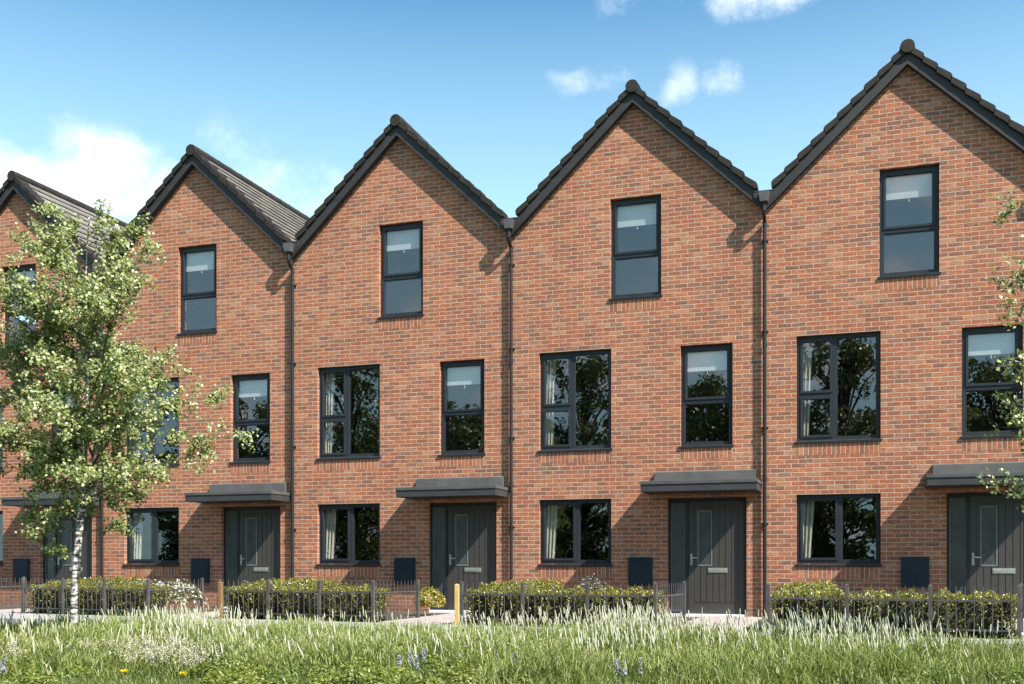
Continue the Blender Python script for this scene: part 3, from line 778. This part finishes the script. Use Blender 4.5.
# ------------------------------------------------------------------ meadow
def noise2(x, y, s, ph=0):
    return (np.sin(x*s+1.3+ph) * np.cos(y*s*1.1+.7*ph) + .6*np.sin(x*s*2.1+y*s*1.7+2*ph) + .4*np.sin(-x*s*3.3+y*s*4.1+ph))/2
def ground_pts(n, D0, D1, marg=.56, pw=1.0):
    D = D0 + (D1 - D0) * rng.random(n) ** pw
    lat = (rng.random(n)*2-1) * (marg*D + .9)
    keep = rng.random(n) < (marg*D + .9) / (marg*D1 + .9)
    D, lat = D[keep], lat[keep]
    x = CX + FW.x*D + RT.x*lat; y = -CD + FW.y*D + RT.y*lat
    return x, y, D, 512 + lat/D*FPX
def blades(x, y, h, w, lean, seed=0, z0=-.075):
    n = len(x); a = rng.uniform(0, 2*math.pi, n); dx, dy = np.cos(a), np.sin(a)
    fa = rng.uniform(0, 2*math.pi, n); wx, wy = np.cos(fa), np.sin(fa)
    V = np.empty((n,5,3)); z = np.full(n, z0)
    def P(f, wf, bend):
        cx = x + dx*h*lean*bend; cy = y + dy*h*lean*bend
        return cx - wx*w*wf/2, cy - wy*w*wf/2, cx + wx*w*wf/2, cy + wy*w*wf/2, z + h*f
    a0 = P(0, 1, 0); a1 = P(.55, .85, .28)
    V[:,0,0],V[:,0,1],V[:,0,2] = a0[0],a0[1],a0[4]; V[:,1,0],V[:,1,1],V[:,1,2] = a0[2],a0[3],a0[4]
    V[:,3,0],V[:,3,1],V[:,3,2] = a1[0],a1[1],a1[4]; V[:,2,0],V[:,2,1],V[:,2,2] = a1[2],a1[3],a1[4]
    V[:,4,0] = x+dx*h*lean; V[:,4,1] = y+dy*h*lean; V[:,4,2] = z + h*(1-.25*lean)
    i = np.arange(n)[:,None]*5
    F = np.concatenate([i+np.array([[0,1,2]]), i+np.array([[0,2,3]]), i+np.array([[3,2,4]])], 1).reshape(-1,3)
    return V.reshape(-1,3), F
def edge(x): return -4.0 - .1*(x-13.5) - 1.92        # grass starts at the kerb
# height of the sward: low mown strip near the viewer on the left, tall further back
def sward(x, y, D, u):
    near = np.clip((D - (9.6 - .0006*(u-100))) / .9, 0, 1)
    near = np.where(u > 480, np.clip((D - 8.2)/.9, .25, 1), near)
    back = np.clip((edge(x) - y) / 2.2, 0, 1) * .45 + .55
    rise = .55*np.exp(-((u-640)/70)**2) + .45*np.exp(-((u-165)/70)**2) + .35*np.exp(-((u-830)/120)**2) - .30*np.exp(-((u-985)/70)**2)
    return .82 * near * back * np.clip(1 + rise*np.clip((D-10.5)/2, 0, 1) + .5*noise2(x, y, 1.7) + .3*noise2(x, y, 3.9, 2.), .2, 2)
x, y, D, u = ground_pts(330000, 7.4, 15.6)
k = (y < edge(x) - .02); x, y, D, u = x[k], y[k], D[k], u[k]
sw = sward(x, y, D, u)
tus = np.clip(.5 + .9*noise2(x, y, 4.3, 1.0) + .5*noise2(x, y, 9.5, 3.0), 0, 1)      # tussocks with gaps between them
k = (sw > .12) & (rng.random(len(x)) < (.30 + .6*np.clip(sw, 0, 1)) * (.35 + .65*tus)); X, Y, S, T = x[k], y[k], sw[k], tus[k]
h = .09 + .26*S*rng.uniform(.35, 1.25, len(X))*(.55 + .6*T)
V, F = blades(X, Y, h, rng.uniform(.005,.014,len(X)), rng.uniform(.1,.95,len(X)))
tag(np_mesh('meadow_grass', V, F, [M['grass']]), 'long unmown meadow grass in front of the pavement', 'grass', kind='stuff')
x, y, D, u = ground_pts(170000, 7.2, 12.5)
k = y < edge(x) - .02; x, y = x[k], y[k]
V, F = blades(x, y, rng.uniform(.03,.085,len(x)), rng.uniform(.004,.008,len(x)), rng.uniform(.2,.9,len(x)))
tag(np_mesh('lawn_grass', V, F, [M['lawn']]), 'short mown grass along the bottom of the picture', 'grass', kind='stuff')
# seed heads
x, y, D, u = ground_pts(15000, 9.4, 15.2, pw=.8)
sw = sward(x, y, D, u)
patch = .55*np.clip(.25 + noise2(x, y, 1.15, 2.0), 0, 1) + .75*np.exp(-((u-630)/60)**2) + .6*np.exp(-((u-850)/110)**2) + .55*np.exp(-((u-165)/50)**2)
k = (y < edge(x) - .05) & (rng.random(len(x)) < np.clip((patch-.1)*.8, .06, 1)*(sw > .3)); x, y, D, u, patch, sw = x[k], y[k], D[k], u[k], patch[k], sw[k]
n = len(x); print('seedheads', n)
top = .09 + .20*rng.random(n) + .22*np.clip(patch, 0, 1.3)*rng.random(n) + .05*sw
lx, ly = rng.normal(-.04, .10, n), rng.normal(0, .09, n)
sl = rng.uniform(.07, .16, n); sr = rng.uniform(.006, .0105, n)
def spindle(x, y, z, dx, dy, ln, r):       # 4-sided spindle along (dx,dy,1)
    n = len(x); V = np.empty((n,10,3))
    prof = [(0,.35),(.3,1.0),(.75,.75)]
    for j, (f, rr) in enumerate(prof):
        for q in range(3):
            an = q*2*math.pi/3 + .4*j
            V[:,j*3+q,0] = x+dx*ln*f+r*rr*math.cos(an); V[:,j*3+q,1] = y+dy*ln*f+r*rr*math.sin(an); V[:,j*3+q,2] = z+ln*f
    V[:,9,0] = x+dx*ln; V[:,9,1] = y+dy*ln; V[:,9,2] = z+ln
    fs = []
    for j in range(2):
        for q in range(3):
            a, b = j*3+q, j*3+(q+1)%3; fs += [[a,b,b+3],[a,b+3,a+3]]
    for q in range(3): fs.append([6+q, 6+(q+1)%3, 9])
    F = (np.arange(n)[:,None,None]*10 + np.array(fs)[None]).reshape(-1,3)
    return V.reshape(-1,3), F
Vs, Fs = spindle(x+lx*top, y+ly*top, -.07+top, lx*1.6, ly*1.6, sl, sr)
# stems
V4 = np.empty((n,3,3)); ww = .0022
V4[:,0] = np.stack([x-ww, y, np.full(n,-.07)],1); V4[:,1] = np.stack([x+ww, y, np.full(n,-.07)],1); V4[:,2] = np.stack([x+lx*top, y+ly*top, -.06+top],1)
Ft = np.arange(n*3).reshape(-1,3)
Vall = np.concatenate([Vs, V4.reshape(-1,3)]); Fall = np.concatenate([Fs, Ft+len(Vs)])
mi = np.concatenate([np.zeros(len(Fs),int), np.ones(len(Ft),int)])
# short pale green spikelets scattered through the whole sward
x, y, D, u = ground_pts(42000, 8.8, 15.0)
sw = sward(x, y, D, u)
k = (y < edge(x) - .03) & (sw > .3) & (rng.random(len(x)) < np.clip(.42 + .5*noise2(x, y, 2.1, 4.), .08, .95)); x, y, sw = x[k], y[k], sw[k]
n2 = len(x); print('spikelets', n2)
top = (.07 + .20*sw*rng.uniform(.5, 1.2, n2)); lx, ly = rng.normal(.05, .22, n2), rng.normal(0, .2, n2)
Vq, Fq = spindle(x+lx*top, y+ly*top, -.07+top, lx*1.5, ly*1.5, rng.uniform(.04, .10, n2), rng.uniform(.004, .008, n2))
mi = np.concatenate([mi, np.full(len(Fq), 2)]); Fall = np.concatenate([Fall, Fq+len(Vall)]); Vall = np.concatenate([Vall, Vq])
tag(np_mesh('grass_seedheads', Vall, Fall, [M['seed'], M['grass'], M['spikelet']], None, mi), 'pale feathery seed heads standing above the meadow grass', 'grass', kind='stuff')
# broad-leaved weeds in low mounds
P, N = [], []
for i in range(150):
    D = random.uniform(8.6, 13.2); uu = random.uniform(-80, 1100) if i % 3 else random.gauss(random.choice((330, 470, 720)), 60)
    gx, gy = ground_at(uu, D)
    if gy > edge(gx) - .2: continue
    r_ = random.uniform(.10, .26); hh = random.uniform(.10, .24); n_ = int(2200 * r_)
    a = rng.uniform(0, 6.283, n_); q = np.sqrt(rng.random(n_)); zz = hh * (1 - .6*q*q) * rng.uniform(.5, 1.05, n_)
    P.append(np.stack([gx + r_*q*np.cos(a), gy + r_*q*np.sin(a), -.07 + zz], 1)); N.append(np.stack([.5*q*np.cos(a), .5*q*np.sin(a), np.ones(n_)], 1))
V, F = leaves_np(np.concatenate(P), np.concatenate(N), .040, .5, .5)
tag(np_mesh('meadow_weeds', V, F, [M['weed']]), 'lime green leafy weeds growing in low mounds through the meadow', 'weeds', kind='stuff')
# white clover patches
P = []
for (cu, cD, ru, rd, cnt) in ((165,10.6,58,.7,330), (150,9.8,34,.25,80), (190,9.55,24,.2,70), (12,10.3,14,.2,50), (110,10.9,40,.3,90), (330,11.5,60,.5,60), (560,10.5,120,.8,60)):
    for i in range(cnt):
        uu = random.gauss(cu, ru*.6); DD = random.gauss(cD, rd*.6); gx, gy = ground_at(uu, DD); P.append((gx, gy, random.uniform(.10, .24)))
P = np.array(P); Pl = np.repeat(P, 9, 0) + rng.normal(0, .011, (len(P)*9, 3))
V, F = leaves_np(Pl, np.tile([0,0,1.], (len(Pl),1)), .016, 1.0, .8)
tag(np_mesh('clover_flowers', V, F, [M['clover']]), 'tiny white clover flowers in the grass at the lower left', 'flowers', kind='stuff')
# lilac spikes, one by one
def spike_mesh():
    P = []
    for i in range(90):
        f = random.random(); a = random.uniform(0, 6.28); r = .028*(1-.75*f); P.append((r*math.cos(a), r*math.sin(a), .16+.17*f))
    P = np.array(P); return leaves_np(P, P*np.array([1,1,0])*20+np.array([0,0,.2]), .024, .6, .9)
for i, (uu, DD) in enumerate(((399,9.75),(410,10.0),(416,9.6),(424,10.1),(497,9.9),(513,9.8),(518,9.5),(3,9.2),(624,9.0),(640,9.2),(616,9.1))):
    gx, gy = ground_at(uu, DD); root = empty('flower_spike', (gx, gy, -.07)); root.scale = (.9, .9, random.uniform(.6, .8))
    V, F = spike_mesh(); np_mesh('petals', V, F, [M['purple']], root)
    MB().tube([(0,0,0),(.005,0,.1),(0,0,.31)], [.004,.004,.002], 5).build('stem', M['lawn'], root)
    tag(root, 'small lilac flower spike low in the meadow grass near the bottom edge', 'flower', 'lilac flower spikes in the meadow')
for (uu, DD, lab) in ((124, 9.55, 'yellow dandelion in the mown grass, left of the other dandelion'), (183, 9.35, 'yellow dandelion in the mown grass, right of the other dandelion')):
    gx, gy = ground_at(uu, DD); root = empty('dandelion', (gx, gy, -.07))
    a = rng.uniform(0, 6.28, 120); r = .032*np.sqrt(rng.random(120)); P = np.stack([r*np.cos(a), r*np.sin(a)*.8, .10+rng.normal(0,.004,120)], 1)
    V, F = leaves_np(P, np.tile([0,0,1.],(120,1)), .03, .4, .5); np_mesh('petals', V, F, [M['yellow']], root)
    MB().tube([(0,0,0),(0,0,.1)], .004, 5).build('stem', M['lawn'], root)
    tag(root, lab, 'flower')

# ------------------------------------------------------------------ light
SUN = Vector((2.1, -1.0, 2.45)).normalized()
sd = bpy.data.lights.new('sun', 'SUN'); so = bpy.data.objects.new('sun', sd); COL.objects.link(so)
sd.energy = 5.0; sd.angle = R(.5); sd.color = (1, .95, .87)
so.rotation_euler = SUN.to_track_quat('Z', 'Y').to_euler(); so.location = (30, -20, 30)
EL = math.asin(SUN.z); ROT = math.atan2(SUN.x, SUN.y)

w = bpy.data.worlds.new('World'); sc.world = w; w.use_nodes = True
t = NT(w)
sky = t.n('ShaderNodeTexSky', sky_type='NISHITA', sun_disc=False, sun_elevation=EL, sun_rotation=ROT, altitude=0, air_density=1.0, dust_density=.6, ozone_density=2.0)
dirv = t.n('ShaderNodeTexCoord').outputs['Generated']
dx = t.n('ShaderNodeSeparateXYZ', {0: dirv})
az = t.math('ARCTAN2', dx.outputs[0], dx.outputs[1]); el = t.math('ARCSINE', dx.outputs[2])
nz = t.n('ShaderNodeTexNoise', {'Vector': dirv, 'Scale': 16, 'Detail': 6, 'Roughness': .6})
nzc = t.n('ShaderNodeSeparateXYZ', {0: nz.outputs['Color']})
azd = t.math('ADD', az, t.math('MULTIPLY_ADD', nzc.outputs[0], .07, -.035))
eld = t.math('ADD', el, t.math('MULTIPLY_ADD', nzc.outputs[1], .05, -.025))
def ae(u, v):
    d = (FW + RT*((u-512)/FPX) + Vector((0,0,(VH-v)/FPX))).normalized()
    return math.atan2(d.x, d.y), math.asin(d.z)
mask = None
for (u_, v_, ru, rv, st) in ((576,77,40,24,.46),(608,78,36,18,.42),(684,82,34,30,.44),(731,73,28,28,.50),(772,-4,90,26,.6),(645,-4,60,20,.40),
                            (55,180,110,50,.85),(112,158,62,52,.78),(66,144,50,44,.5),(5,202,100,54,.9),(150,200,140,48,.72),(240,150,60,70,.33),(290,202,100,62,.42)):
    a0, e0 = ae(u_, v_); ra, re = ru/FPX*.95, rv/FPX*.85
    q = t.math('ADD', t.math('POWER', t.math('DIVIDE', t.math('SUBTRACT', azd, a0), ra), 2), t.math('POWER', t.math('DIVIDE', t.math('SUBTRACT', eld, e0), re), 2))
    mk = t.math('MULTIPLY', t.math('SUBTRACT', 1.0, q, clamp=True), st)
    mask = mk if mask is None else t.math('MAXIMUM', mask, mk)
# broken cloud in the half of the sky behind the viewer, seen mirrored in the attic windows
nb_ = t.n('ShaderNodeTexNoise', {'Vector': t.n('ShaderNodeVectorMath', {0: dirv, 1: (1,1,1.8)}, operation='MULTIPLY').outputs[0], 'Scale': 13, 'Detail': 7, 'Roughness': .55}).outputs['Fac']
beh = t.math('MULTIPLY', t.n('ShaderNodeMapRange', {'Value': nb_, 'From Min': .43, 'From Max': .62}).outputs[0], t.n('ShaderNodeMapRange', {'Value': dx.outputs[1], 'From Min': -.05, 'From Max': -.4}).outputs[0])
mask = t.math('MAXIMUM', mask, t.math('MULTIPLY', beh, .7))
fine = t.noise(dirv, 21, 9, .66)
gate = t.n('ShaderNodeMapRange', {'Value': mask, 'From Min': 0.0, 'From Max': .22}, interpolation_type='SMOOTHSTEP').outputs[0]
brk = t.math('ADD', mask, t.math('MULTIPLY_ADD', fine, 2.0, -1.0))
mask = t.math('MULTIPLY', t.n('ShaderNodeMapRange', {'Value': brk, 'From Min': .02, 'From Max': 1.0}, interpolation_type='SMOOTHSTEP').outputs[0], t.math('MULTIPLY', gate, t.math('MULTIPLY_ADD', mask, 1.25, .12, clamp=True)))
shade = t.n('ShaderNodeMapRange', {'Value': t.noise(dirv, 12, 5, .6), 'From Min': .4, 'From Max': .65}).outputs[0]
haze = t.n('ShaderNodeMapRange', {'Value': el, 'From Min': R(30), 'From Max': R(14)}).outputs[0]
skc = t.mix(1.0, sky.outputs[0], (.50, 1.07, 1.22), 'MULTIPLY')
skc = t.mix(t.math('MULTIPLY', haze, .62), skc, (6.3, 9.0, 9.8))
cl = t.mix(mask, skc, t.mix(t.math('MULTIPLY', shade, .5), (8.7, 9.1, 9.6), (6.3, 7.2, 8.3)))
bg = t.n('ShaderNodeBackground', {'Color': cl, 'Strength': .078})
t.n('ShaderNodeOutputWorld', {'Surface': bg.outputs[0]})

vs = sc.view_settings
vs.view_transform = 'Standard'; vs.look = 'None'; vs.gamma = 1; vs.exposure = 1.12; vs.use_curve_mapping = False
sc.cycles.max_bounces = 6; sc.cycles.transparent_max_bounces = 12
